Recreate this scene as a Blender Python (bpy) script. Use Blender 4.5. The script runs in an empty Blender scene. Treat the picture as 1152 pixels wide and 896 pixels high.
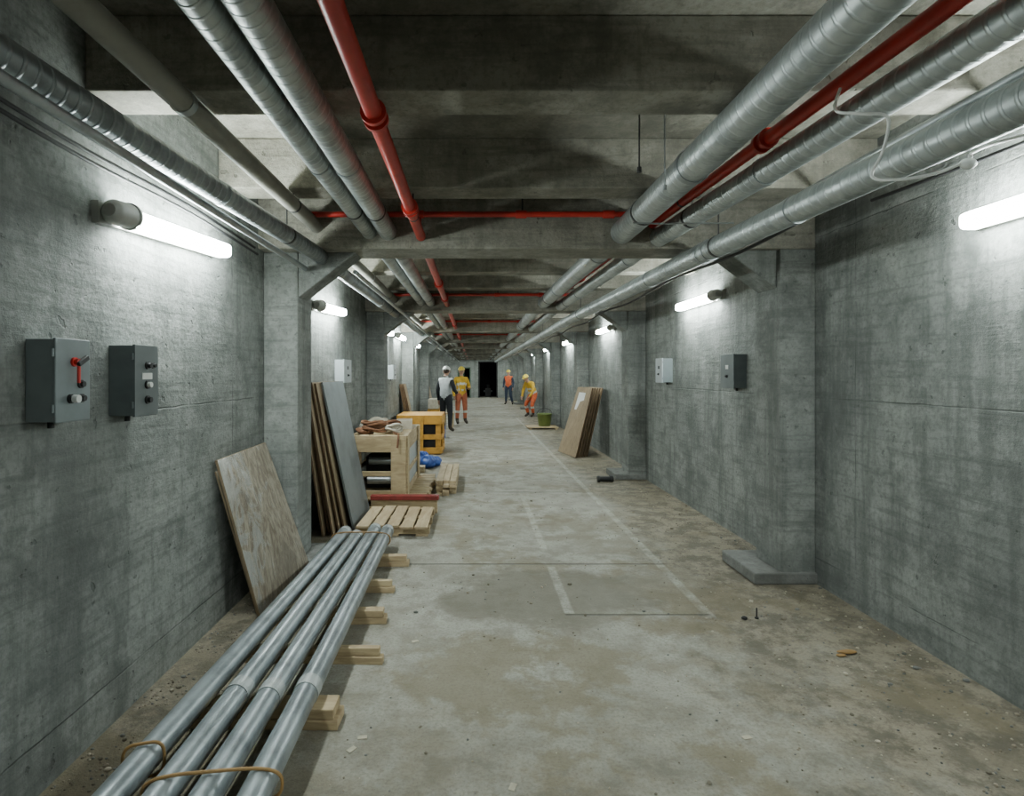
import bpy, math, random
from mathutils import Vector, Matrix, noise as mnoise
random.seed(7)
scene = bpy.context.scene
H = 1.6
# ------------------------------------------------------------------ shader helpers
class NT:
    def __init__(s, name):
        s.m = bpy.data.materials.new(name); s.m.use_nodes = True
        s.t = s.m.node_tree; s.n = s.t.nodes; s.l = s.t.links
        s.bsdf = s.n['Principled BSDF']
        g = s.n.new('ShaderNodeNewGeometry'); s.pos = g.outputs['Position']
        sp = s.n.new('ShaderNodeSeparateXYZ'); s.l.new(s.pos, sp.inputs[0])
        s.x, s.y, s.z = sp.outputs[0], sp.outputs[1], sp.outputs[2]
    def put(s, sock, v):
        if isinstance(v, bpy.types.NodeSocket): s.l.new(v, sock)
        else:
            if isinstance(v, (tuple, list)) and len(v) == 3 and len(sock.default_value) == 4: v = (*v, 1)
            sock.default_value = v
    def math(s, op, a, b=0.0, c=None, clamp=False):
        n = s.n.new('ShaderNodeMath'); n.operation = op; n.use_clamp = clamp
        s.put(n.inputs[0], a); s.put(n.inputs[1], b)
        if c is not None: s.put(n.inputs[2], c)
        return n.outputs[0]
    def comb(s, x, y, z):
        n = s.n.new('ShaderNodeCombineXYZ')
        s.put(n.inputs[0], x); s.put(n.inputs[1], y); s.put(n.inputs[2], z)
        return n.outputs[0]
    def noise(s, scale, vec=None, detail=5, rough=.6, dist=0):
        n = s.n.new('ShaderNodeTexNoise'); s.put(n.inputs['Vector'], vec if vec is not None else s.pos)
        n.inputs['Scale'].default_value = scale; n.inputs['Detail'].default_value = detail
        n.inputs['Roughness'].default_value = rough; n.inputs['Distortion'].default_value = dist
        return n.outputs[0]
    def rng(s, v, a, b, c=0., d=1.):
        n = s.n.new('ShaderNodeMapRange'); s.put(n.inputs[0], v)
        for i, q in enumerate((a, b, c, d)): n.inputs[i+1].default_value = q
        n.interpolation_type = 'SMOOTHSTEP'
        return n.outputs[0]
    def mix(s, f, a, b, mode='MIX'):
        n = s.n.new('ShaderNodeMix'); n.data_type = 'RGBA'; n.blend_type = mode
        s.put(n.inputs[0], f); s.put(n.inputs[6], a); s.put(n.inputs[7], b)
        return n.outputs[2]
    def bump(s, h, strength=.3, dist=.01):
        n = s.n.new('ShaderNodeBump'); s.put(n.inputs['Height'], h)
        n.inputs['Strength'].default_value = strength; n.inputs['Distance'].default_value = dist
        s.l.new(n.outputs[0], s.bsdf.inputs['Normal'])
    def out(s, col=None, rough=None, metal=None):
        if col is not None: s.put(s.bsdf.inputs['Base Color'], col)
        if rough is not None: s.put(s.bsdf.inputs['Roughness'], rough)
        if metal is not None: s.put(s.bsdf.inputs['Metallic'], metal)
        return s.m
    def band(s, coord, c, w, soft=.006):
        d = s.math('ABSOLUTE', s.math('SUBTRACT', coord, c))
        return s.rng(d, w, w+soft, 1., 0.)

def concrete(name, c1, c2, stain, light, axis='y', panels=(2.14, 1.22), lines=True, streak=.6):
    t = NT(name)
    u = t.y if axis == 'y' else t.x
    big = t.rng(t.noise(.8, detail=5), .38, .62)
    mid = t.noise(3.0, detail=10, rough=.74)
    col = t.mix(big, c1, c2)
    col = t.mix(t.rng(mid, .42, .66, 0, .75), col, stain)
    sv = t.comb(t.math('MULTIPLY', t.x, 3.5), t.math('MULTIPLY', t.y, 3.5), t.math('MULTIPLY', t.z, .3))
    st = t.rng(t.noise(1.7, sv, detail=8, rough=.7), .47, .64)
    col = t.mix(t.math('MULTIPLY', st, streak), col, stain)
    lt = t.rng(t.noise(1.9, t.comb(t.math('ADD', t.x, 9.), t.y, t.z), detail=9, rough=.75), .5, .66)
    col = t.mix(t.math('MULTIPLY', lt, .4), col, light)
    fine = t.noise(38, detail=6, rough=.7)
    col = t.mix(t.rng(fine, .45, .68, 0, .5), col, stain)
    h = t.math('ADD', t.math('MULTIPLY', mid, .6), t.math('MULTIPLY', fine, .45))
    bv = t.comb(t.math('MULTIPLY', t.x, 1.2), t.math('MULTIPLY', t.y, 1.2), t.math('MULTIPLY', t.z, 14.))
    bn = t.noise(1.6, bv, detail=6, rough=.65)
    col = t.mix(t.rng(bn, .48, .66, 0, .5), col, stain)
    h = t.math('ADD', h, t.math('MULTIPLY', bn, .4))
    pit = t.rng(t.noise(16, detail=3, rough=.5), .68, .74)
    col = t.mix(t.math('MULTIPLY', pit, .5), col, tuple(v*.6 for v in stain))
    h = t.math('SUBTRACT', h, t.math('MULTIPLY', pit, .4))
    if lines:
        n = t.n.new('ShaderNodeTexBrick'); n.offset = 0
        jit = t.math('MULTIPLY', t.math('SUBTRACT', t.noise(5., detail=5), .5), .02)
        t.l.new(t.comb(t.math('ADD', u, t.math('ADD', 30.35, jit)), t.math('ADD', t.z, t.math('ADD', jit, -.2)), 0.), n.inputs['Vector'])
        n.inputs['Scale'].default_value = 1; n.inputs['Mortar Size'].default_value = .006
        n.inputs['Mortar Smooth'].default_value = .8
        n.inputs['Brick Width'].default_value = panels[0]; n.inputs['Row Height'].default_value = panels[1]
        br = t.rng(t.noise(1.8, detail=4), .4, .62)
        f = t.math('MULTIPLY', n.outputs['Fac'], br)
        col = t.mix(t.math('MULTIPLY', f, .6), col, (.06, .065, .06))
        h = t.math('SUBTRACT', h, t.math('MULTIPLY', f, .6))
    t.bump(h, .8, .016)
    return t.out(col, .82)

M = {}
M['wall'] = concrete('concrete_wall', (.215, .229, .216), (.285, .299, .282), (.098, .107, .10), (.44, .455, .43))
M['wallend'] = concrete('concrete_wall_end', (.28, .30, .28), (.34, .36, .33), (.17, .18, .17), (.5, .5, .48), axis='x')
M['col'] = concrete('concrete_column', (.20, .213, .20), (.265, .277, .26), (.10, .108, .10), (.41, .425, .40), lines=False)
M['ceil'] = concrete('concrete_ceiling', (.255, .242, .20), (.335, .32, .265), (.12, .112, .09), (.42, .405, .35), lines=False, streak=.5)
M['pad'] = concrete('concrete_pad', (.19, .195, .185), (.23, .235, .225), (.11, .11, .10), (.3, .3, .28), lines=False)

def floor_mat():
    t = NT('concrete_floor')
    n1 = t.noise(.9, detail=7, rough=.68); n2 = t.noise(4., detail=10, rough=.75); n3 = t.noise(60, detail=5, rough=.7)
    col = t.mix(t.rng(n1, .35, .65), (.305, .295, .25), (.41, .405, .36))
    col = t.mix(t.rng(n2, .42, .62, 0, .7), col, (.185, .168, .13))
    wob = t.math('MULTIPLY', t.math('SUBTRACT', t.noise(1.1, detail=9, rough=.72), .5), 2.8)
    r = t.rng(t.math('ADD', t.x, wob), 1.1, 1.9)
    l = t.rng(t.math('ADD', t.math('MULTIPLY', t.x, -1.), wob), .75, 1.25)
    near = t.math('MULTIPLY', t.rng(t.math('ADD', t.y, t.math('MULTIPLY', wob, 1.2)), 2.0, 3.4, 1., 0.), .45)
    d = t.math('MAXIMUM', t.math('MAXIMUM', r, l), near)
    dirt = t.mix(t.rng(t.noise(5, detail=10, rough=.78), .42, .58), (.10, .082, .054), (.29, .25, .182))
    col = t.mix(t.math('MULTIPLY', d, .88), col, dirt)
    oc = t.rng(t.noise(1.3, t.comb(t.math('ADD', t.x, 13.3), t.y, 5.), detail=9, rough=.7), .52, .6, 0, .65)
    col = t.mix(oc, col, (.185, .153, .09))
    ex = t.math('DIVIDE', t.math('SUBTRACT', t.x, .55), 1.0)
    ey = t.math('DIVIDE', t.math('SUBTRACT', t.y, 4.15), .62)
    e = t.math('ADD', t.math('MULTIPLY', ex, ex), t.math('MULTIPLY', ey, ey))
    e = t.math('ADD', e, t.math('MULTIPLY', wob, 1.3))
    col = t.mix(t.rng(e, .4, .95, .7, 0.), col, (.13, .116, .082))
    st = t.rng(t.noise(.75, t.comb(t.math('ADD', t.x, 3.3), t.y, 0.), detail=8, rough=.68), .53, .60, 0, .55)
    col = t.mix(st, col, (.19, .163, .112))
    wear = t.rng(t.noise(7, detail=8, rough=.75), .40, .62, .10, .45)
    a = t.math('MULTIPLY', t.band(t.x, 1.56, .024, .02), t.math('MULTIPLY', t.rng(t.y, 3.7, 3.75), t.rng(t.y, 18, 24, 1, 0)))
    b = t.math('MULTIPLY', t.band(t.x, .64, .022, .02), t.math('MULTIPLY', t.rng(t.y, 3.78, 3.82), t.rng(t.y, 6.6, 8.2, 1, 0)))
    gap = t.band(t.y, 4.95, .16, .1)
    b = t.math('MULTIPLY', b, t.math('SUBTRACT', 1., gap))
    col = t.mix(t.math('MULTIPLY', t.math('MAXIMUM', a, b), wear), col, (.60, .60, .54))
    j = None
    for yy in (4.785, 7.7, 12.1, 16.5, 21.0, 26):
        q = t.math('MULTIPLY', t.band(t.y, yy, .007, .012), t.math('MULTIPLY', t.rng(t.x, 1.6, 1.65, 1, 0), t.rng(t.x, -1., -.95)))
        j = q if j is None else t.math('MAXIMUM', j, q)
    q = t.math('MULTIPLY', t.band(t.y, 3.78, .005, .01), t.math('MULTIPLY', t.rng(t.x, 1.55, 1.58, 1, 0), t.rng(t.x, .6, .62)))
    j = t.math('MAXIMUM', j, q)
    col = t.mix(t.math('MULTIPLY', j, .7), col, (.05, .045, .035))
    col = t.mix(t.rng(n3, .45, .66, 0, .5), col, (.15, .13, .095))
    h = t.math('ADD', t.math('MULTIPLY', n2, .5), t.math('MULTIPLY', n3, t.math('ADD', .35, t.math('MULTIPLY', d, 1.1))))
    h = t.math('SUBTRACT', h, j)
    t.bump(h, .7, .015)
    return t.out(col, t.rng(n1, .3, .7, .5, .8))
M['floor'] = floor_mat()

def plain(name, c, rough=.6, metal=0., var=.25, scale=6, bump=.15, dark=None):
    t = NT(name)
    dk = dark or tuple(v*.55 for v in c)
    n = t.noise(scale, detail=6, rough=.65)
    col = t.mix(t.rng(n, .4, .72, 0, var*2), c, dk)
    t.bump(n, bump, .004)
    return t.out(col, rough, metal)
def duct(name, c, pitch=.055, rough=.34, metal=.8, strength=1.):
    t = NT(name)
    n = t.noise(5, detail=6, rough=.7)
    ph = t.math('ADD', t.math('MULTIPLY', t.y, 2*math.pi/pitch), t.math('MULTIPLY', t.x, 22.))
    w = t.math('SINE', ph)
    rid = t.rng(w, .55, 1.)
    col = t.mix(t.rng(n, .4, .7, 0, .7), c, tuple(v*.5 for v in c))
    col = t.mix(t.math('MULTIPLY', rid, .35), col, tuple(min(1, v*1.35) for v in c))
    t.bump(t.math('ADD', rid, t.math('MULTIPLY', n, .3)), strength, .006)
    return t.out(col, t.rng(n, .3, .7, rough, rough+.2), metal)
M['duct'] = duct('galvanised_duct', (.47, .505, .50))
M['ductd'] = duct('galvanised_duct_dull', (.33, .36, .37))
M['tube'] = plain('galvanised_steel', (.42, .45, .46), .38, .8, .3, 9)
M['beige'] = plain('insulated_pipe', (.31, .30, .26), .6, .1, .3, 5)
M['conduit'] = plain('painted_conduit', (.34, .38, .40), .36, .5, .45, 6)
M['conduit2'] = plain('conduit_collar', (.44, .47, .47), .5, .3, .35, 12)
M['red'] = plain('red_pipe_paint', (.50, .028, .018), .38, 0., .3, 7)
M['redwood'] = plain('red_painted_timber', (.24, .03, .025), .6, 0., .5, 9)
M['darkmetal'] = plain('dark_metal', (.05, .05, .05), .5, .6)
M['black'] = plain('black_rubber', (.015, .015, .016), .5)
M['void'] = plain('unlit_room_black', (.006, .006, .006), .9)  # near-black colour puts in the darkness of the room beyond the doors
M['box'] = plain('box_grey_paint', (.19, .22, .23), .45, .15, .15, 8, .05)
M['boxdk'] = plain('box_dark_grey', (.13, .15, .152), .5, .2, .2, 8, .05)
M['boxlt'] = plain('box_light_grey', (.42, .46, .48), .45, .0, .1, 8, .05)
M['white'] = plain('white_plastic', (.75, .76, .74), .45, 0, .1)
M['housing'] = plain('lamp_housing', (.34, .34, .31), .5, .1, .2)
M['redpl'] = plain('red_plastic', (.6, .03, .02), .35)
M['blue'] = plain('blue_tarp', (.02, .08, .36), .5, 0, .3, 12)
M['yellow'] = plain('yellow_painted_timber', (.60, .31, .05), .55, 0, .35, 8)
M['green'] = plain('green_plastic', (.15, .20, .05), .45, 0, .3)
M['greenfr'] = plain('green_door_frame', (.05, .10, .06), .5, 0, .3)
M['canvas'] = plain('brown_canvas', (.20, .09, .045), .85, 0, .4, 14, .5)
M['canvas2'] = plain('pale_sacking', (.48, .43, .34), .85, 0, .3, 14, .5)
M['rope'] = plain('pale_rope', (.55, .50, .42), .85, 0, .3, 30, .5)
M['greysheet'] = plain('grey_sheet', (.22, .245, .255), .55, 0, .3, 4)
M['strap'] = plain('ochre_strap', (.34, .20, .07), .6, 0, .2)
M['stone'] = plain('gravel', (.22, .195, .15), .9, 0, .4, 20)
def wood(name, c, dk, ax='z', sc=1.):
    t = NT(name)
    k = {'x': (.15, 1, 1), 'y': (1, .15, 1), 'z': (1, 1, .15)}[ax]
    v = t.comb(t.math('MULTIPLY', t.x, k[0]), t.math('MULTIPLY', t.y, k[1]), t.math('MULTIPLY', t.z, k[2]))
    n = t.noise(26*sc, v, detail=7, rough=.65, dist=.6)
    n2 = t.noise(2.2, detail=5)
    col = t.mix(t.rng(n, .35, .7, 0, .8), c, dk)
    col = t.mix(t.rng(n2, .4, .7, 0, .45), col, dk)
    t.bump(n, .25, .004)
    return t.out(col, .7)
M['ply'] = wood('plywood', (.36, .27, .17), (.21, .15, .09))
M['plyedge'] = wood('plywood_edge', (.21, .13, .07), (.09, .055, .03))
M['plyold'] = wood('weathered_plywood', (.36, .31, .24), (.22, .18, .13))
M['pine'] = wood('pine_timber', (.54, .43, .26), (.32, .23, .13), 'x')
M['piney'] = wood('pine_timber_long', (.52, .42, .27), (.32, .23, .13), 'y')
def emis(name, c, s):
    m = bpy.data.materials.new(name); m.use_nodes = True
    b = m.node_tree.nodes['Principled BSDF']
    b.inputs['Base Color'].default_value = (.9, .9, .9, 1)
    b.inputs['Emission Color'].default_value = (*c, 1); b.inputs['Emission Strength'].default_value = s
    return m
M['lamp'] = emis('fluorescent_diffuser', (.89, 1.0, .96), 118)
def film():
    t = NT('plastic_film_board')
    v = t.comb(t.math('MULTIPLY', t.x, 1.), t.math('MULTIPLY', t.y, 1.), t.math('MULTIPLY', t.math('ADD', t.z, t.math('MULTIPLY', t.y, .4)), .12))
    g = t.noise(30, v, detail=8, rough=.7, dist=.8)
    col = t.mix(t.rng(g, .38, .62), (.34, .30, .235), (.17, .138, .10))
    n = t.noise(5, t.comb(t.x, t.math('MULTIPLY', t.y, 1.6), t.math('MULTIPLY', t.z, .7)), detail=9, rough=.72, dist=1.2)
    lf = t.rng(t.y, 3.55, 4.1, .16, 0.)
    f = t.rng(t.math('ADD', n, lf), .57, .66)
    col = t.mix(t.math('MULTIPLY', f, .6), col, (.45, .46, .45))
    col = t.mix(t.rng(t.noise(3, detail=8, rough=.7), .5, .62, 0, .6), col, (.15, .125, .095))
    t.bump(t.math('ADD', g, t.math('MULTIPLY', t.noise(14, dist=2.), f)), .6, .01)
    return t.out(col, t.rng(f, 0., 1., .6, .22))
M['film'] = film()

# ------------------------------------------------------------------ mesh builder
class B:
    def __init__(s): s.v = []; s.f = []; s.mi = []; s.sm = []; s.mats = []
    def m(s, key):
        mt = M[key]
        if mt not in s.mats: s.mats.append(mt)
        return s.mats.index(mt)
    def add(s, vs, fs, key, smooth=False):
        o = len(s.v); s.v += [tuple(p) for p in vs]; k = s.m(key)
        for f in fs: s.f.append(tuple(i+o for i in f)); s.mi.append(k); s.sm.append(smooth)
    def hexa(s, p, key):
        s.add(p, [(0,3,2,1),(4,5,6,7),(0,1,5,4),(1,2,6,5),(2,3,7,6),(3,0,4,7)], key)
    def box(s, x0, x1, y0, y1, z0, z1, key, rz=0, ry=0, rx=0):
        c = Vector(((x0+x1)/2, (y0+y1)/2, (z0+z1)/2))
        R = Matrix.Rotation(rz, 3, 'Z') @ Matrix.Rotation(ry, 3, 'Y') @ Matrix.Rotation(rx, 3, 'X')
        P = [Vector(p) for p in ((x0,y0,z0),(x1,y0,z0),(x1,y1,z0),(x0,y1,z0),(x0,y0,z1),(x1,y0,z1),(x1,y1,z1),(x0,y1,z1))]
        s.hexa([c + R @ (p-c) for p in P], key)
    def tube(s, pts, r, key, seg=16, caps=True, closed=False, smooth=True):
        pts = [Vector(p) for p in pts]; n = len(pts)
        rs = r if isinstance(r, (list, tuple)) else [r]*n
        vs = []; prev = None
        for i, p in enumerate(pts):
            if closed: d = pts[(i+1) % n] - pts[i-1]
            else: d = pts[min(i+1, n-1)] - pts[max(i-1, 0)]
            d.normalize()
            if prev is None:
                a = Vector((0, 0, 1)) if abs(d.z) < .9 else Vector((1, 0, 0))
            else: a = prev
            u = (a - d*a.dot(d)).normalized(); prev = u; w = d.cross(u)
            for k in range(seg):
                t = 2*math.pi*k/seg
                vs.append(p + (u*math.cos(t) + w*math.sin(t))*rs[i])
        fs = []
        for i in range(n if closed else n-1):
            for k in range(seg):
                a = i*seg; b = ((i+1) % n)*seg; k2 = (k+1) % seg
                fs.append((a+k, a+k2, b+k2, b+k))
        s.add(vs, fs, key, smooth)
        if caps and not closed:
            s.add(vs[:seg], [tuple(range(seg-1, -1, -1))], key)
            s.add(vs[-seg:], [tuple(range(seg))], key)
    def ell(s, c, r, key, seg=14, rings=9, R=None, zmin=-1., disp=0., sc=5.):
        c = Vector(c); vs = []; fs = []
        for i in range(rings+1):
            ph = math.pi*i/rings
            for k in range(seg):
                t = 2*math.pi*k/seg
                q = Vector((math.sin(ph)*math.cos(t), math.sin(ph)*math.sin(t), max(zmin, math.cos(ph))))
                p = Vector((q.x*r[0], q.y*r[1], q.z*r[2]))
                if disp: p *= 1 + disp*mnoise.noise(p*sc + c)
                if R: p = R @ p
                vs.append(c+p)
        for i in range(rings):
            for k in range(seg):
                k2 = (k+1) % seg
                fs.append((i*seg+k, (i+1)*seg+k, (i+1)*seg+k2, i*seg+k2))
        s.add(vs, fs, key, True)
    def lathe(s, c, prof, key, seg=24):
        vs = []; fs = []
        for r, z in prof:
            for k in range(seg):
                t = 2*math.pi*k/seg; vs.append((c[0]+r*math.cos(t), c[1]+r*math.sin(t), c[2]+z))
        for i in range(len(prof)-1):
            for k in range(seg):
                k2 = (k+1) % seg; fs.append((i*seg+k, i*seg+k2, (i+1)*seg+k2, (i+1)*seg+k))
        s.add(vs, fs, key, True)
    def obj(s, name, bevel=0):
        me = bpy.data.meshes.new(name); me.from_pydata(s.v, [], s.f)
        for mt in s.mats: me.materials.append(mt)
        me.polygons.foreach_set('material_index', s.mi); me.polygons.foreach_set('use_smooth', s.sm)
        me.update()
        o = bpy.data.objects.new(name, me); scene.collection.objects.link(o)
        if bevel:
            b = o.modifiers.new('bevel', 'BEVEL'); b.width = bevel; b.segments = 2; b.limit_method = 'ANGLE'; b.angle_limit = .9
        return o

XL, XR, ZS = -1.65, 2.61, 3.125
Y0, YE = -3.2, 38.6
BAY = 4.28; YB = 4.34
# ------------------------------------------------------------------ shell
b = B(); b.box(XL-.25, XR+.25, Y0-.2, YE+3, -.2, 0, 'floor'); b.obj('floor')
b = B(); b.box(XL-.25, XL, Y0, YE, 0, ZS, 'wall'); b.obj('wall_left')
b = B(); b.box(XR, XR+.25, Y0, YE, 0, ZS, 'wall'); b.obj('wall_right')
b = B(); b.box(XL-.25, XR+.25, Y0-.2, YE+3, ZS, ZS+.2, 'ceil'); b.obj('ceiling')
b = B(); b.box(XL-.25, XR+.25, Y0-.2, Y0, 0, ZS, 'wallend'); b.obj('wall_front')
b = B()
d1 = (-1.1, -.22, 2.05); d2 = (.30, 1.62, 2.45)
for x0, x1, z0, z1 in ((XL-.25, d1[0], 0, ZS), (d1[1], d2[0], 0, ZS), (d2[1], XR+.25, 0, ZS), (d1[0], d1[1], d1[2], ZS), (d2[0], d2[1], d2[2], ZS)):
    b.box(x0, x1, YE, YE+.25, z0, z1, 'wallend')
b.obj('wall_back')
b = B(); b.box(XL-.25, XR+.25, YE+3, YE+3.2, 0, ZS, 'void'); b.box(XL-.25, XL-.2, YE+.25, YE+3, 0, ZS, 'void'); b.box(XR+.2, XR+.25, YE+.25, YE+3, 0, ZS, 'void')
b.obj('wall_dark_room')  # box room behind the openings, its darkness painted into the walls
for i, d in enumerate((d1, d2)):
    b = B(); k = 'greenfr' if i == 0 else 'darkmetal'; e = .002
    b.box(d[0]+e, d[0]+.07, YE-.03, YE+.27, 0.001, d[2]-e, k); b.box(d[1]-.07, d[1]-e, YE-.03, YE+.27, 0.001, d[2]-e, k)
    b.box(d[0]+e, d[1]-e, YE-.03, YE+.27, d[2]-.07, d[2]-e, k)
    b.box(d[0]+.07, d[0]+.11, YE+.27, YE+1.1, .02, d[2]-.08, k)
    if i == 0: b.box(d[0]+.08, d[0]+.45, YE+.1, YE+.14, .02, d[2]-.08, k)
    b.obj('door_%d' % (i+1))
b = B(); b.box(.8, 1.2, YE+1.2, YE+1.7, .001, .6, 'darkmetal'); b.tube([(1.0, YE+1.4, .6), (1.0, YE+1.4, .85)], .12, 'darkmetal', 14); b.tube([(.7, YE+1.3, .4), (1.3, YE+1.3, .4)], .06, 'boxdk', 12); b.obj('pump_unit', .01)

# ------------------------------------------------------------------ columns, beams
k = -1
while YB + k*BAY < YE:
    y = YB + k*BAY
    if y > Y0:
        b = B(); b.box(XL, XR, y, y+.38, H+.956, ZS, 'ceil')
        yl = y+.12
        for sx, xw, xc, xh, zl in ((-1, XL, -1.38, -.92, .60), (1, XR, 2.34, 1.93, .66)):
            a0, a1 = (y+.05, y+.34) if sx > 0 else (y+.13, y+.375)
            P = [(xc, a0, H+zl), (xc, a1, H+zl), (xc, a1, H+.96), (xc, a0, H+.96), (xh, a0, H+.96), (xh, a1, H+.96)]
            b.add(P, [(0,1,2,3), (0,3,4), (1,5,2), (0,4,5,1), (3,2,5,4)], 'col')
        b.obj('ceiling_beam', .012)
        b = B(); b.box(XL, -1.38, yl, yl+.38, 0, H+.956, 'col'); b.box(XL, -1.22, yl-.02, yl+.5, 0, .13, 'pad')
        b.obj('concrete_column', .012)
        b = B(); b.box(2.34, XR, y, y+.38, 0, H+.956, 'col'); b.box(2.13, XR, y-.03, y+.55, 0, .09, 'pad')
        b.obj('concrete_column', .012)
    for o in (-1.93, -.67):
        if y+o > Y0:
            b = B(); b.box(XL, XR, y+o, y+o+.23, H+1.2, ZS, 'ceil'); b.obj('ceiling_joist', .01)
    k += 1

# ------------------------------------------------------------------ overhead services
def run(name, pts, r, mat, collars=(), bands=(), seg=24, hang=True):
    P = [Vector((x, y, z+H)) for x, y, z in pts]
    b = B(); b.tube(P, r, mat, seg)
    def at(y):
        for p, q in zip(P, P[1:]):
            if p.y <= y <= q.y:
                return p.lerp(q, (y-p.y)/(q.y-p.y))
        return P[-1]
    for y in bands:
        c = at(y); b.tube([c-Vector((0,.02,0)), c+Vector((0,.02,0))], r*1.07, 'tube' if mat != 'red' else 'red', seg)
    for y in collars:
        c = at(y)
        for dy in (-.03, .03):
            b.tube([c+Vector((0,dy-.012,0)), c+Vector((0,dy+.012,0))], r*1.45, mat, seg)
    if hang:
        y = YB-BAY-.56
        while y < YE:
            if y > Y0+.3:
                c = at(y)
                b.tube([c+Vector((0,0,r)), (c.x, c.y, H+1.2)], .005, 'darkmetal', 6)
                b.tube([c-Vector((0,.012,0)), c+Vector((0,.012,0))], r*1.04, 'darkmetal', seg)
            y += BAY
    return b.obj(name)
Yn = Y0+.05; Yf = YE-.06
bl = [2.95+BAY*i*.5 for i in range(-2, 14)]
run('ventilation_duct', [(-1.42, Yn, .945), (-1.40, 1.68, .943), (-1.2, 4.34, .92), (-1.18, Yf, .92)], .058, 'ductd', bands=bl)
run('insulated_pipe', [(-1.2, Yn, 1.125), (-1.2, Yf, 1.125)], .05, 'beige', bands=(2.35, 6.6, 11))
run('ventilation_duct', [(-.80, Yn, 1.085), (-.79, Yf, 1.085)], .056, 'duct', bands=bl)
run('ventilation_duct', [(-.655, Yn, 1.085), (-.655, Yf, 1.085)], .066, 'duct', bands=bl)
run('sprinkler_pipe', [(-.40, Yn, 1.05), (-.42, Yf, 1.05)], .036, 'red', collars=(2.31, 3.6, 6.6, 7.9, 12, 16))
run('ventilation_duct', [(1.17, Yn, 1.08), (1.13, 4.34, 1.08), (1.05, 9, 1.08), (1.05, Yf, 1.08)], .088, 'duct', bands=bl)
run('ventilation_duct', [(1.66, Yn, 1.06), (1.6, 1.65, 1.057), (1.41, 4.34, 1.04), (1.3, 9, 1.03), (1.28, Yf, 1.03)], .070, 'duct', bands=bl)
run('sprinkler_pipe', [(1.5, Yn, 1.15), (1.48, 1.8, 1.15), (1.36, 4.34, 1.145), (1.2, 9, 1.14), (1.18, Yf, 1.14)], .034, 'red', collars=(2.8, 6.8))
run('ventilation_duct', [(1.8, Yn, .85), (1.72, 1.78, .85), (1.6, 4.34, .85), (1.5, 8.6, .85), (1.48, Yf, .85)], .071, 'duct', bands=bl+[3.9, 4.0])
run('conduit_pipe', [(1.80, Yn, .99), (1.78, 3., .975), (1.76, 4.3, .92), (1.66, 8.6, .92), (1.64, Yf, .92)], .020, 'tube', hang=False)
run('conduit_pipe', [(-1.34, Yn, .85), (-1.31, 4.42, .82)], .02, 'tube', hang=False)
run('conduit_pipe', [(-1.0, 4.8, .86), (-1.0, Yf, .86)], .02, 'tube', hang=False)
k = -1
while YB + k*BAY < YE:
    y = YB + k*BAY - .12
    b = B(); b.tube([(-1.32, y, H+1.185), (1.42, y, H+1.185)], .021, 'red', 14)
    for x in (-.41, .35, 1.0):
        b.tube([(x-.04, y, H+1.185), (x+.04, y, H+1.185)], .030, 'red', 14)
    b.tube([(-.41, y, H+1.08), (-.41, y, H+1.18)], .02, 'red', 12)
    for x in (-1.3, .36, 1.3):
        b.tube([(x, y, H+1.2), (x, y, ZS-.001)], .006, 'darkmetal', 8)
    b.obj('sprinkler_branch_pipe')
    k += 1
def cable(name, pts, r, mat='black', seg=8, sub=8):
    P = [Vector((x, y, z+H)) for x, y, z in pts]; Q = []
    for i in range(len(P)-1):
        p0 = P[max(i-1, 0)]; p1 = P[i]; p2 = P[i+1]; p3 = P[min(i+2, len(P)-1)]
        for j in range(sub):
            t = j/sub
            Q.append(.5*((2*p1)+(p2-p0)*t+(2*p0-5*p1+4*p2-p3)*t*t+(3*p1-p0-3*p2+p3)*t**3))
    Q.append(P[-1]); b = B(); b.tube(Q, r, mat, seg); return b.obj(name)
for j, (x, z) in enumerate(((-1.62, .96), (-1.60, .89))):
    pts = []
    for i in range(-2, 22):
        pts.append((x+.01*(i % 2), 1.3+i*.8*1.2, z - (.03 if i % 2 else 0)+.02*j))
    pts = [p for p in pts if p[1] < 4.4]
    cable('power_cable', pts, .009)
cable('power_cable', [(2.52, -3.+i*1.1, 1.10-.04*(i % 2)) for i in range(7)], .011)
cable('power_cable', [(2.24, -3.+i*1.1, 1.14-.05*(i % 2)) for i in range(7)], .016)
cable('power_cable', [(1.88, -3.+i*1.4, .90-.04*(i % 2)) for i in range(28)], .012)
cable('white_lamp_cable', [(1.43, 2.22, 1.115), (1.40, 2.2, 1.02), (1.46, 2.14, .98), (1.55, 2.13, .96), (1.56, 2.17, .85), (1.54, 2.2, .765), (1.60, 2.15, .735), (1.70, 2.1, .74), (1.76, 2.06, .76)], .006, 'white', 8)
cable('white_lamp_cable', [(1.80, 2.06, .80), (1.95, 2.1, .86), (2.2, 2.0, .90), (2.56, 1.9, .93)], .006, 'white', 8)
b = B()
b.ell((1.79, 2.06, H+.762), (.03, .02, .02), 'white'); b.tube([(1.79, 2.06, H+.765), (1.80, 2.06, H+.79)], .007, 'white', 8)
b.obj('cable_connector')
cable('wire_hanger', [(.98, 3.5, .93), (1.2, 3.5, .925), (1.6, 3.5, .93)], .005, 'tube', 6)
b = B(); b.tube([(.80, 2.75, ZS-.001), (.80, 2.75, H+.98)], .004, 'darkmetal', 6); b.tube([(.80, 2.75, H+1.0), (.80, 2.75, H+.975)], .011, 'darkmetal', 6); b.obj('threaded_rod_hanger')
b = B(); b.tube([(.99, 2.95, ZS-.001), (.99, 2.95, H+.96)], .004, 'tube', 6); b.tube([(.99, 2.95, H+.98), (.99, 2.95, H+.955)], .010, 'tube', 6); b.obj('threaded_rod_hanger')

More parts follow.
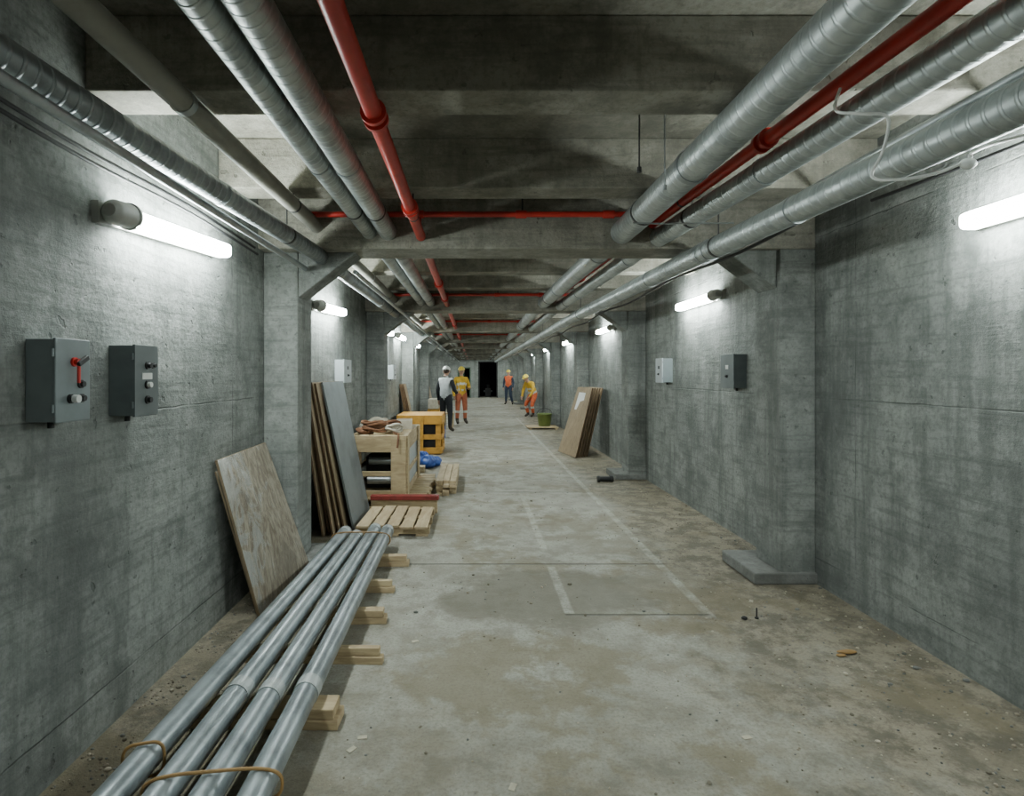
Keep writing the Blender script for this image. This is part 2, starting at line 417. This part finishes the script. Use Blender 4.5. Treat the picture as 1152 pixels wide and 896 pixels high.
# ------------------------------------------------------------------ wall lamps
def lamp(side, yc, zr, L=1.10, tilt=0.):
    b = B(); xw = XL if side < 0 else XR; s = -side
    x = xw + s*.085
    def pt(dy): return Vector((x, yc+dy, H+zr+tilt*dy))
    seg = 12; vs = []; fs = []
    a, e = -L/2+.11, L/2
    dys = [(a, 1), ((a+e)/2, 1), (e-.03, 1), (e-.005, .93), (e, .85)]; n = len(dys)-1
    for dy, k in dys:
        p = pt(dy)
        for q in range(seg):
            an = 2*math.pi*(q+.5)/seg
            c_, s_ = math.cos(an), math.sin(an)
            sx = math.copysign(abs(c_)**.55, c_); sz = math.copysign(abs(s_)**.55, s_)
            vs.append(p+Vector((sx*.050*k, 0, sz*.044*k - .012)))
    for i in range(n):
        for q in range(seg):
            q2 = (q+1) % seg; fs.append((i*seg+q, i*seg+q2, (i+1)*seg+q2, (i+1)*seg+q))
    fs.append(tuple(range(n*seg, (n+1)*seg)))
    b.add(vs, fs, 'lamp', False)
    c = pt(0)
    b.box(xw+.001*s, xw+s*.034, yc-L/2-.02, yc+L/2+.015, c.z-.05, c.z+.045, 'housing', rx=tilt)
    p = pt(-L/2); q = pt(-L/2+.12)
    b.tube([p-Vector((0,.03,0)), p-Vector((0,.015,0)), p, q], [.028, .044, .053, .056], 'housing', 18)
    b.tube([p-Vector((0,-.05,0)), Vector((xw+.002*s, p.y+.05, p.z))], .028, 'housing', 12)
    b.tube([pt(-L/2+.105), pt(-L/2+.12)], .062, 'housing', 18)
    b.obj('fluorescent_wall_lamp')
for y, z, t in ((3.02, .745, .07), (6.25, .72, .05), (10.3, .78, 0), (12.2, .80, 0), (15.6, .80, 0), (19.6, .8, 0), (24, .8, 0), (28.3, .8, 0), (32.6, .8, 0), (36.6, .8, 0), (-1.0, .75, 0)):
    lamp(-1, y, z, tilt=t)
for y, z in ((2.36, .79), (6.45, .83), (11.0, .86), (15.4, .86), (19.7, .86), (24, .86), (28.3, .86), (32.5, .86), (36.7, .86), (-1.6, .8)):
    lamp(1, y, z)

# ------------------------------------------------------------------ wall boxes
def wbox(name, side, y0, y1, z0, z1, dep, mat, lid, kind):
    b = B(); xw = XL if side < 0 else XR; s = -side
    xa = xw+.001*s; xf = xw+s*dep
    b.box(min(xa, xf), max(xa, xf), y0, y1, H+z0, H+z1, mat)
    xg = xf+s*.012
    b.box(min(xf, xg), max(xf, xg), y0-.004, y1+.004, H+z0-.004, H+z1+.004, lid)
    ym = (y0+y1)/2; zm = H+(z0+z1)/2
    def knob(y, z, r, l, m, base='darkmetal'):
        b.tube([(xg, y, z), (xg+s*.008, y, z)], r*1.5, base, 16)
        b.tube([(xg, y, z), (xg+s*l, y, z)], r, m, 14)
    if kind == 1:
        knob(ym, zm+.07, .012, .022, 'redpl', 'redpl')
        b.box(min(xg+s*.015, xg+s*.03), max(xg+s*.015, xg+s*.03), ym-.012, ym+.05, zm+.065, zm+.085, 'black', rx=.5)
        b.tube([(xg+s*.02, ym, zm+.07), (xg+s*.02, ym, zm-.01)], .006, 'redpl', 10)
        knob(ym-.02, zm-.07, .012, .02, 'black'); knob(ym+.035, zm-.015, .011, .018, 'black'); knob(ym+.04, zm-.07, .011, .018, 'black')
        b.tube([(xg+s*.015, ym-.02, zm-.07), (xg+s*.035, ym-.02, zm-.07)], .015, 'white', 14)
    elif kind == 2:
        knob(ym, zm+.07, .012, .022, 'black'); knob(ym, zm-.02, .013, .022, 'white'); knob(ym, zm-.09, .013, .022, 'black'); knob(ym+.045, zm+.07, .009, .018, 'black')
        b.box(min(xg, xg+s*.003), max(xg, xg+s*.003), ym-.04, ym+.04, zm+.005, zm+.035, 'white')
    else:
        b.box(min(xg, xg+s*.003), max(xg, xg+s*.003), ym-.03, ym+.03, zm+.02, zm+.06, 'white' if lid != 'boxlt' else 'darkmetal')
        knob(ym, zm-.05, .01, .02, 'black')
    for zz in (H+z0+.05, H+z1-.05):
        b.tube([(xf, y0-.004, zz-.015), (xf, y0-.004, zz+.015)], .006, mat, 8)
    b.tube([(xw+s*.03, ym, H+z0), (xw+s*.03, ym, H+z0-.03)], .012, 'black', 10)
    b.obj(name, .004)
wbox('control_box', -1, 2.09, 2.27, -.178, .13, .105, 'box', 'box', 1)
wbox('control_box', -1, 2.57, 2.75, -.19, .13, .11, 'boxdk', 'boxdk', 2)
wbox('junction_box', -1, 6.75, 7.15, -.10, .17, .10, 'boxlt', 'boxlt', 3)
wbox('junction_box', -1, 10.9, 11.3, -.10, .17, .10, 'boxlt', 'boxlt', 3)
wbox('junction_box', 1, 5.44, 5.72, -.135, .19, .115, 'boxdk', 'boxdk', 3)
wbox('junction_box', 1, 7.46, 7.72, -.11, .205, .13, 'box', 'boxlt', 3)

# ------------------------------------------------------------------ leaning sheets
def sheet(b, bn, bf, tn, tf, th, key, edge=None):
    bn, bf, tn, tf = map(Vector, (bn, bf, tn, tf))
    n = (bf-bn).cross(tn-bn).normalized()*th
    P = [bn, bf, tf, tn]; Q = [p+n for p in P]
    b.add(P+Q, [(3,2,1,0), (4,5,6,7)], key)
    b.add(P+Q, [(0,1,5,4), (1,2,6,5), (2,3,7,6), (3,0,4,7)], edge or key)
b = B()
sheet(b, (-1.40, 3.73, 0.012), (-1.24, 4.43, 0.012), (-1.60, 3.55, 1.06), (-1.58, 4.32, 1.08), -.018, 'film', 'ply')
sheet(b, (-1.43, 3.77, 0.01), (-1.30, 4.41, 0.01), (-1.63, 3.60, .98), (-1.615, 4.32, 1.0), -.012, 'plyold', 'ply')
b.obj('plywood_board')
b = B()
for i, (bx, y0, hh) in enumerate(((-1.47, 5.32, 1.50), (-1.43, 5.40, 1.51), (-1.385, 5.36, 1.49), (-1.345, 5.45, 1.52), (-1.30, 5.5, 1.51))):
    sheet(b, (bx, y0+.25, 0.01), (bx, y0+1.2, 0.01), (XL+.035+.022*i, y0-.0, hh), (XL+.035+.022*i, y0+1.1, hh), -.018, 'ply', 'plyedge')
sheet(b, (-1.225, 5.83, 0.01), (-1.225, 6.7, 0.01), (XL+.155, 5.62, 1.52), (XL+.155, 6.5, 1.52), -.02, 'greysheet', 'greysheet')
b.obj('plywood_stack')
for y0, h, L in ((12.5, 1.38, .45), (18.2, 1.4, 1.1), (22.4, 1.3, 1.1)):
    b = B()
    for i in range(4):
        sheet(b, (-1.40+.05*i, y0+.03*i+.1, 0.01), (-1.40+.05*i, y0+L, 0.01), (XL+.03+.025*i, y0, h), (XL+.03+.025*i, y0+L, h), -.018, 'ply', 'plyedge')
    b.obj('plywood_stack')
b = B()
for i in range(5):
    dx = .11*i
    sheet(b, (1.93+dx*.55, 10.8+.04*i, 0.01), (1.74+dx*.6, 11.75, 0.01), (2.28+dx*.5, 10.95+.03*i, 1.33), (2.18+dx*.65, 11.9, 1.33), .02, 'ply', 'plyedge')
p0 = Vector((1.93, 10.8, 0)); pf = Vector((1.74, 11.75, 0)); tn = Vector((2.28, 10.95, 1.33)); tf = Vector((2.18, 11.9, 1.33))
nn = (pf-p0).cross(tn-p0).normalized()
def bil(u, v, k=-.006): return p0*(1-u)*(1-v)+pf*u*(1-v)+tn*(1-u)*v+tf*u*v + nn*k
for sg in (-.012, .03):
    b.add([bil(.3, .66, sg), bil(.75, .66, sg), bil(.75, .92, sg), bil(.3, .92, sg)], [(0,1,2,3)], 'white')
b.obj('plywood_stack')

# ------------------------------------------------------------------ foreground conduits on timber bearers
def conduit(xn, yn, xf, yf, z, r=.054, col=()):
    b = B(); A = Vector((xn, yn, z)); C = Vector((xf, yf, z))
    b.tube([A, C], r, 'conduit', 28, caps=False)
    b.tube([C, C+Vector((0,.003,0)), C+Vector((0,.003,0)), C-Vector((0,.3,0))], [r, r, r*.85, r*.83], 'black', 24)
    d = (C-A).normalized()
    b.tube([A, A+d*.3], r*.85, 'black', 24)
    for yy in col:
        t = (yy-yn)/(yf-yn); p = A.lerp(C, t)
        b.tube([p-d*.04, p+d*.04], r*1.07, 'conduit2', 24)
    p = A.lerp(C, .985); b.tube([p-d*.03, p+d*.03], r*1.08, 'conduit2', 24)
    b.obj('steel_conduit_pipe')
ZP = .09+.056
conduit(-1.26, 1.2, -1.18, 5.25, ZP)
conduit(-1.085, 1.1, -1.05, 5.12, ZP, col=(2.6,))
conduit(-.92, 1.25, -.925, 5.35, ZP, col=(2.58,))
conduit(-.745, 1.15, -.80, 5.30, ZP, col=(2.62,))
for i, (x0, x1, y, hh, w, rz) in enumerate(((-1.34, -.61, 2.62, .09, .13, -.02), (-1.34, -.66, 1.75, .09, .09, .03), (-1.27, -.50, 3.16, .088, .05, -.03), (-1.27, -.56, 3.66, .088, .08, .04), (-1.17, -.58, 4.18, .088, .05, -.03), (-1.17, -.54, 4.75, .088, .08, .02))):
    b = B(); b.box(x0, x1, y-w/2, y+w/2, 0, hh*.48, 'pine', rz=rz); b.box(x0+.03, x1-.02, y-w/2+.005, y+w/2-.005, hh*.5, hh, 'pine', rz=rz*.5)
    b.obj('timber_bearer', .004)
def strap(y, x0, x1, z0, z1, tilt=0.):
    b = B(); P = []
    n = 36
    for i in range(n):
        t = 2*math.pi*i/n; cx = (x0+x1)/2; cz = (z0+z1)/2
        c, s_ = math.cos(t), math.sin(t)
        sx = math.copysign(abs(c)**.5, c); sz = math.copysign(abs(s_)**.7, s_)
        P.append((cx+sx*(x1-x0)/2, y+tilt*sx, cz+sz*(z1-z0)/2))
    b.tube(P, .006, 'strap', 8, closed=True)
    b.obj('lashing_strap')
strap(2.14, -1.31, -1.175, .082, .21, .02)
strap(1.99, -1.145, -.68, .08, .21, .03)
strap(5.0, -1.25, -.735, .078, .21)

# ------------------------------------------------------------------ pallets & crate
def pallet(x0, x1, y0, y1, h=.12, n=6, along='y'):
    b = B()
    for i in range(3):
        if along == 'y':
            yy = y0+.05+(y1-y0-.1)*i/2; b.box(x0, x1, yy-.04, yy+.04, .02, h-.022, 'pine')
        else:
            xx = x0+.05+(x1-x0-.1)*i/2; b.box(xx-.04, xx+.04, y0, y1, .02, h-.022, 'piney')
    for i in range(n):
        if along == 'y':
            w = (x1-x0)/n; a = x0+w*i; j = random.uniform(-.07, .04)
            b.box(a+.012, a+w-.012, y0+j, y1+j, h-.022, h, 'piney', rz=random.uniform(-.02, .02))
            if i % 2 == 0: b.box(a+.012, a+w-.012, y0, y1, 0, .02, 'piney')
        else:
            w = (y1-y0)/n; a = y0+w*i; j = random.uniform(-.03, .03)
            b.box(x0+j, x1+j, a+.012, a+w-.012, h-.022, h, 'pine')
            if i % 2 == 0: b.box(x0, x1, a+.012, a+w-.012, 0, .02, 'pine')
    return b.obj('timber_pallet', .003)
pallet(-1.16, -.44, 5.6, 6.45, .11, 5, 'y')
pallet(-1.45, -.56, 6.75, 8.45, .12, 10, 'x')
b = B(); b.box(-1.18, -.42, 6.53, 6.60, 0, .16, 'pine'); b.box(-1.18, -.40, 6.48, 6.58, .16, .21, 'redwood'); b.obj('red_beam', .005)
def crate(name, x0, x1, y0, y1, z0, z1, key, keyy, rails, post=.09, inner='darkmetal', gap=.12, itop=.10):
    b = B(); t = .03
    for x in (x0, x1-post):
        for y in (y0, y1-post):
            b.box(x, x+post, y, y+post, z0, z1, key)
    for (za, zb) in rails:
        b.box(x0-.01, x1+.01, y0-t, y0, za, zb, key); b.box(x0-.01, x1+.01, y1, y1+t, za, zb, key)
        b.box(x1, x1+t, y0-t, y1+t, za, zb, keyy); b.box(x0-t, x0, y0-t, y1+t, za, zb, keyy)
    b.box(x0, x1, y0, y1, z0, z0+.04, keyy)
    b.box(x0+.1, x1-.1, y0+gap, y1-.1, z0+.04, z1-itop, inner)
    n = 7
    for i in range(n):
        w = (y1-y0)/n; b.box(x0, x1, y0+w*i+.006, y0+w*(i+1)-.006, z1-.03, z1, key)
    return b
b = crate('wooden_crate', -1.46, -.84, 6.85, 8.35, .121, .86, 'pine', 'piney', ((.121, .20), (.37, .43), (.66, .86)), inner='black', gap=.35, itop=.3)
b.box(-.99, -.81, 6.79, 6.82, .121, .86, 'pine'); b.box(-.81, -.79, 6.82, 7.0, .121, .86, 'pine')
b.box(-.81, -.79, 8.15, 8.35, .121, .86, 'pine'); b.box(-.835, -.822, 6.9, 8.3, .2, .7, 'boxlt')
for i in range(2): b.tube([(-1.3, 6.98+.1*i, .30+.22*i), (-.95, 6.98+.1*i, .30+.22*i)], .05, 'tube', 14)
b.obj('wooden_crate', .004)
b = B()
b.ell((-1.36, 7.05, .905), (.10, .13, .04), 'canvas', 28, 16, disp=.5, sc=14)
b.ell((-1.30, 7.75, .935), (.14, .2, .07), 'canvas2', 28, 16, disp=.5, sc=10)
def coil(cx, cy, z, r, key, turns, rr):
    P = []
    N = int(turns*22)
    for i in range(N+1):
        a = 2*math.pi*i/22; q = r*(1+.14*math.sin(i*.37)+.06*math.sin(i*1.1))
        P.append((cx+q*math.cos(a), cy+q*.9*math.sin(a), z+rr+.014+(i/N)*rr*1.6*turns*.8+.012*math.sin(i*.9)))
    b.tube(P, rr, key, 8)
coil(-1.22, 7.05, .86, .14, 'canvas', 6, .016)
coil(-1.0, 7.05, .86, .10, 'rope', 5, .014)
coil(-1.1, 7.35, .86, .13, 'canvas', 5, .016)
coil(-1.36, 7.35, .86, .10, 'rope', 5, .013)
b.tube([(-.98, 6.97, .885), (-.93, 6.86, .88), (-.90, 6.80, .88), (-.90, 6.765, .82), (-.91, 6.76, .72)], .012, 'canvas', 8)
b.obj('coiled_rope')
b = B(); b.box(-1.05, -.84, 7.58, 7.95, .861, .98, 'canvas2', rz=.1); b.box(-1.04, -.85, 7.75, 7.79, .975, .984, 'canvas', rz=.1); b.obj('cardboard_carton', .004)
b = B()
for i in range(5):
    for j in range(3):
        b.box(-.50+.09*j+random.uniform(-.006,.006), -.415+.09*j, 7.55+random.uniform(-.12,.08), 9.0+random.uniform(-.1,.1), .036*i+.001, .036*i+.035, 'piney')
b.obj('timber_plank_stack', .003)
b = crate('yellow_crate', -1.5, -.66, 11.3, 12.38, .0, .78, 'yellow', 'yellow', ((.02, .14), (.30, .40), (.60, .78)), post=.1, inner='darkmetal')
b.box(-.66, -.625, 11.55, 11.7, 0, .78, 'yellow'); b.box(-.66, -.625, 12.0, 12.15, 0, .78, 'yellow'); b.box(-1.15, -1.0, 11.24, 11.27, 0, .78, 'yellow')
b.obj('yellow_timber_crate', .005)
b = B()
for c, r in (((-.78, 9.75, .1), (.13, .2, .10)), ((-.68, 9.9, .08), (.12, .15, .08)), ((-.92, 10.0, .12), (.14, .2, .12))):
    b.ell(c, r, 'blue', 28, 16, disp=.4, sc=9)
b.obj('blue_tarpaulin')
b = B()
b.box(-1.3, -.8, 9.2, 9.38, .0, .10, 'piney'); b.box(-1.35, -1.1, 10.4, 10.9, .0, .32, 'ply'); b.box(-1.3, -1.12, 10.38, 10.4, .05, .28, 'plyedge'); b.obj('tool_chest', .006)
# low clutter behind the yellow crate: toolbox with handle, short bucket
b = B(); b.box(-1.2, -.72, 14.2, 14.55, 0, .30, 'blue'); b.box(-1.2, -.72, 14.2, 14.55, .305, .36, 'darkmetal')
b.tube([(-1.08, 14.37, .36), (-1.08, 14.37, .43), (-.84, 14.37, .43), (-.84, 14.37, .36)], .012, 'darkmetal', 8); b.obj('blue_toolbox', .01)
b = B()
for i in range(3): b.box(-1.35+.02*i, -.95-.03*i, 16.3, 17.1, .3*i, .3*i+.28, ('pine', 'yellow', 'canvas2')[i])
b.obj('supply_box_stack', .006)
b = B(); b.box(-.90, -.60, 16.9, 17.5, .4, .44, 'pine')
for x in (-.87, -.63):
    for y, s_ in ((16.95, -1), (17.45, 1)): b.tube([(x, y, .41), (x, y+.08*s_, 0)], .02, 'pine', 8)
b.tube([(-.75, 17.2, .44), (-.75, 17.2, .6)], .06, 'darkmetal', 14); b.obj('work_stool', .003)
b = B(); c = (2.1, 16.9, .061)
b.lathe(c, [(0, 0), (.17, 0), (.18, .03), (.215, .33), (.23, .34), (.23, .37), (.205, .37), (.20, .34), (.165, .05), (0, .05)], 'green')
b.tube([(2.1+.22*math.cos(a), 16.9-.02, .42+.16*math.sin(a)) for a in [math.pi*i/12 for i in range(13)]], .008, 'darkmetal', 8)
b.obj('green_bucket')
b = B()
for i in range(5): b.box(1.55, 2.45, 16.4+.16*i, 16.54+.16*i, .04, .06, 'pine')
for x in (1.6, 2.35): b.box(x, x+.07, 16.4, 17.15, 0, .04, 'piney')
b.obj('timber_pallet', .003)
b = B(); A = Vector((2.02, 8.45, .04)); C = Vector((1.86, 8.42, .045))
b.tube([A, C], .04, 'black', 16); b.tube([A, A+Vector((.04, .01, 0))], .05, 'darkmetal', 16); b.tube([C, C+Vector((-.03, 0, 0))], .046, 'darkmetal', 16); b.obj('pipe_offcut')
b = B(); b.ell((2.13, 3.25, .012), (.055, .02, .012), 'strap', 12, 8, disp=.5, sc=20); b.ell((2.08, 3.22, .008), (.03, .012, .008), 'strap', 10, 8); b.obj('crumpled_wrapper')
b = B(); b.tube([(1.85, 3.72, 0), (1.85, 3.72, .07)], .005, 'darkmetal', 8); b.tube([(1.85, 3.72, .0), (1.85, 3.72, .01)], .014, 'darkmetal', 6)
b.ell((1.76, 3.70, .012), (.02, .015, .014), 'darkmetal', 8, 6, disp=.3, sc=40); b.obj('anchor_bolt')
b = B()
for i in range(5200):
    q = random.random()
    if q < .42: x = 2.6-abs(random.gauss(0, .5))
    elif q < .85: x = -1.64+abs(random.gauss(0, .24))
    else: x = random.uniform(-.6, 2.)
    y = 1.4+random.random()**1.7*10
    if not (XL+.02 < x < XR-.02): continue
    s_ = random.uniform(.002, .0065) * (2.2 if random.random() < .06 else 1)
    if x > 2.0 and (y-YB+.05) % BAY < .7: continue
    if x < -1.1 and (y-YB) % BAY < .75: continue
    if x < -.2 and 5.0 < y: continue
    if x > 1.6 and y > 10.6: continue
    if x < -.48 and any(abs(y-q_) < .1 for q_ in (2.62, 1.75, 3.16, 3.66, 4.18, 4.75)): continue
    b.ell((x, y, s_*.4), (s_*random.uniform(.8, 1.6), s_, s_*.7), random.choice(('stone', 'stone', 'pad', 'canvas2', 'plyold')), 6, 4)
b.obj('gravel_debris')
b = B()
for x, y, a in ((-.35, 3.4, .4), (.15, 2.2, 1.2), (-.52, 2.42, .9), (1.2, 2.5, .2), (-.5, 2.0, 2.), (-.49, 2.5, .1), (2.3, 3.7, .6), (1.95, 4.0, 1.)):
    b.box(x-.02, x+.02, y-.012, y+.012, .001, .004, 'canvas2', rz=a)
b.obj('paper_scraps')

# ------------------------------------------------------------------ people
def pm(name, c, rough=.8): M[name] = plain(name, c, rough, 0, .35, 9, .4)
pm('skin', (.45, .26, .18), .55); pm('hair', (.05, .03, .02)); pm('hv_orange', (.62, .12, .04)); pm('hv_yellow', (.66, .40, .03)); pm('trouser_rust', (.42, .12, .06))
pm('vest_white', (.62, .65, .67)); pm('cloth_black', (.02, .022, .028)); pm('cloth_navy', (.03, .045, .08)); pm('reflective', (.55, .57, .53), .4)
pm('boot', (.04, .03, .02), .6); pm('helmet_white', (.8, .8, .78), .3); pm('helmet_yellow', (.80, .62, .08), .3); pm('cloth_grey', (.3, .31, .3)); pm('eye', (.02, .02, .02), .3); pm('lip', (.35, .13, .1))
def person(loc, rz, top, sleeve, legs, helmet, J=None, stripes=True, head_turn=0, scale=1.):
    J0 = {'pelvis': (0, 0, .96, .135), 'spine': (0, .0, 1.12, .135), 'chest': (0, 0, 1.29, .15), 'nb': (0, .01, 1.43, .085), 'neck': (0, 0, 1.50, .056), 'hb': (0, -.01, 1.56, .055),
      'shL': (.175, .01, 1.39, .075), 'elL': (.25, .03, 1.12, .056), 'wrL': (.25, -.07, .88, .036), 'shR': (-.175, .01, 1.39, .075), 'elR': (-.25, .03, 1.12, .056), 'wrR': (-.25, -.07, .88, .036),
      'hiL': (.095, 0, .88, .105), 'knL': (.12, -.02, .5, .075), 'anL': (.13, .01, .12, .055), 'toL': (.15, -.15, .045, .045),
      'hiR': (-.095, 0, .88, .105), 'knR': (-.12, -.02, .5, .075), 'anR': (-.13, .01, .12, .055), 'toR': (-.15, -.15, .045, .045)}
    if J: J0.update(J)
    names = list(J0); idx = {n: i for i, n in enumerate(names)}
    E = [('pelvis', 'spine', 't'), ('spine', 'chest', 't'), ('chest', 'nb', 't'), ('nb', 'neck', 'k'), ('neck', 'hb', 'k')]
    for s_ in 'LR': E += [('chest', 'sh'+s_, 't'), ('sh'+s_, 'el'+s_, 'a'), ('el'+s_, 'wr'+s_, 'a'), ('pelvis', 'hi'+s_, 'l'), ('hi'+s_, 'kn'+s_, 'l'), ('kn'+s_, 'an'+s_, 'l'), ('an'+s_, 'to'+s_, 'b')]
    me = bpy.data.meshes.new('sk'); me.from_pydata([J0[n][:3] for n in names], [(idx[a], idx[c]) for a, c, _ in E], [])
    o = bpy.data.objects.new('sk', me); scene.collection.objects.link(o)
    sk = o.modifiers.new('skin', 'SKIN'); sk.use_smooth_shade = True
    sb = o.modifiers.new('sub', 'SUBSURF'); sb.levels = 2; sb.render_levels = 2
    for n in names:
        d = me.skin_vertices[0].data[idx[n]]; r = J0[n][3]; d.radius = (r, r); d.use_root = (n == 'pelvis')
    dg = bpy.context.evaluated_depsgraph_get(); dg.update()
    ev = o.evaluated_get(dg); em = ev.to_mesh()
    V = [v.co.copy() for v in em.vertices]; F = [tuple(p.vertices) for p in em.polygons]
    ev.to_mesh_clear(); bpy.data.objects.remove(o)
    b = B()
    vec = {n: Vector(J0[n][:3]) for n in names}
    km = {'t': top, 'a': sleeve, 'l': legs, 'b': 'boot', 'k': 'skin'}
    b.v = [tuple(v) for v in V]
    for f in F:
        c = sum((V[i] for i in f), Vector())/len(f); best = None
        for a, e, kk in E:
            p, q = vec[a], vec[e]; d = q-p; t = max(0, min(1, (c-p).dot(d)/d.dot(d)))
            dd = (c-(p+d*t)).length / (J0[a][3]*(1-t)+J0[e][3]*t)
            if best is None or dd < best[0]: best = (dd, kk, t, a)
        kk = best[1]; m_ = km[kk]
        if kk == 'l' and best[3].startswith('kn') and best[2] > .82: m_ = 'boot'
        if stripes and kk == 't' and best[3] in ('spine', 'pelvis') and .45 < best[2] < .8: m_ = 'reflective'
        if stripes and kk == 'l' and best[3].startswith('kn') and .15 < best[2] < .35: m_ = 'reflective'
        b.f.append(f); b.mi.append(b.m(m_)); b.sm.append(True)
    hb = vec['hb']; up = (hb-vec['neck']).normalized()
    R = Matrix.Rotation(head_turn, 3, 'Z')
    tiltx = math.atan2(-up.y, up.z)*.6; R = R @ Matrix.Rotation(tiltx, 3, 'X')
    hc = hb + up*.065
    def h(p): return hc + R @ Vector(p)
    b.ell(hc, (.076, .095, .115), 'skin', 20, 14, R)
    b.ell(h((0, -.035, -.055)), (.052, .055, .052), 'skin', 14, 10, R)
    b.ell(h((0, .018, .018)), (.08, .092, .105), 'hair', 18, 12, R)
    b.ell(h((0, -.10, -.012)), (.013, .02, .024), 'skin', 10, 8, R)
    b.ell(h((0, -.088, -.055)), (.024, .008, .007), 'lip', 10, 6, R)
    for s_ in (-1, 1):
        b.ell(h((.03*s_, -.086, .006)), (.012, .008, .007), 'eye', 10, 6, R)
        b.ell(h((.03*s_, -.088, .026)), (.018, .007, .004), 'hair', 10, 6, R)
        b.ell(h((.08*s_, .0, -.005)), (.012, .022, .034), 'skin', 10, 8, R)
    b.ell(h((0, .0, .045)), (.105, .128, .105), helmet, 22, 14, R, zmin=-.05)
    b.ell(h((0, -.10, .045)), (.075, .07, .008), helmet, 16, 6, R)
    b.ell(h((0, .0, .046)), (.112, .136, .008), helmet, 22, 6, R)
    b.ell(h((0, .0, .06)), (.012, .126, .1), helmet, 8, 12, R)
    for s_ in 'LR':
        w = vec['wr'+s_]; d = (w-vec['el'+s_]).normalized()
        side = Vector((0, -1, 0)); side = (side-d*side.dot(d)).normalized(); nrm = d.cross(side).normalized()
        Rm = Matrix((side, nrm, d)).transposed()
        pc = w+d*.055
        b.ell(pc, (.042, .02, .055), 'skin', 12, 8, Rm)
        inn = nrm*(1 if nrm.x*vec['wr'+s_].x < 0 else -1)
        for i, L in enumerate((.068, .078, .072, .058)):
            p = pc+side*(.03-.02*i)+d*.035
            b.tube([p, p+d*L*.5, p+d*L*.85+inn*L*.25, p+d*L*.95+inn*L*.55], [.0095, .009, .008, .006], 'skin', 8)
        p = pc+side*.032-d*.02
        b.tube([p, p+side*.022+d*.02, p+side*.03+d*.05+inn*.012], [.012, .011, .008], 'skin', 8)
        b.tube([w-d*.03, w+d*.012], [.044, .042], sleeve, 12)
    ob = b.obj('construction_worker')
    ob.location = loc; ob.rotation_euler = (0, 0, rz); ob.scale = (scale,)*3
    return ob
person((-.76, 15.6, 0), math.radians(150), 'vest_white', 'cloth_black', 'cloth_black', 'helmet_white',
  {'wrR': (-.20, -.20, 1.06, .036), 'elR': (-.27, .02, 1.13, .056), 'wrL': (.27, -.05, .87, .036), 'knL': (.14, -.06, .5, .078), 'anL': (.16, .04, .12, .055), 'toL': (.19, -.12, .045, .045)}, stripes=False, head_turn=.4, scale=1.03)
person((-.40, 18.1, 0), math.radians(20), 'hv_yellow', 'hv_yellow', 'trouser_rust', 'helmet_yellow',
  {'wrL': (.16, -.24, 1.10, .036), 'elL': (.26, .0, 1.12, .056)}, head_turn=-.4, scale=1.04)
person((1.80, 29.5, 0), math.radians(-20), 'hv_orange', 'cloth_navy', 'cloth_navy', 'helmet_yellow',
  {'anL': (.2, .05, .12, .055), 'toL': (.24, -.1, .045, .045)}, stripes=False, scale=1.03)
person((2.1, 21.0, 0), math.radians(-50), 'hv_yellow', 'hv_yellow', 'hv_orange', 'helmet_yellow',
  {'pelvis': (0, .16, .86, .14), 'spine': (0, .08, 1.02, .135), 'chest': (0, -.04, 1.17, .15), 'nb': (0, -.12, 1.29, .085), 'neck': (0, -.17, 1.34, .056), 'hb': (0, -.21, 1.39, .055),
   'shL': (.175, -.09, 1.26, .075), 'shR': (-.175, -.09, 1.26, .075), 'elL': (.26, -.13, .99, .056), 'elR': (-.26, -.13, .99, .056), 'wrL': (.2, -.25, .78, .036), 'wrR': (-.2, -.25, .78, .036),
   'hiL': (.1, .12, .80, .105), 'hiR': (-.1, .12, .80, .105), 'knL': (.16, -.10, .48, .078), 'knR': (-.16, -.10, .48, .078)}, scale=1.0)

# ------------------------------------------------------------------ world + camera
w = bpy.data.worlds.new('world'); scene.world = w; w.use_nodes = True
w.node_tree.nodes['Background'].inputs[0].default_value = (.6, .7, .7, 1); w.node_tree.nodes['Background'].inputs[1].default_value = .05
cam = bpy.data.cameras.new('camera'); co = bpy.data.objects.new('camera', cam); scene.collection.objects.link(co)
co.location = (0, 0, H); co.rotation_euler = (math.radians(90), 0, 0)
cam.sensor_width = 36; cam.lens = 20.0; cam.shift_x = 43/1152; cam.shift_y = -27/1152; cam.clip_start = .05; cam.clip_end = 200
scene.camera = co
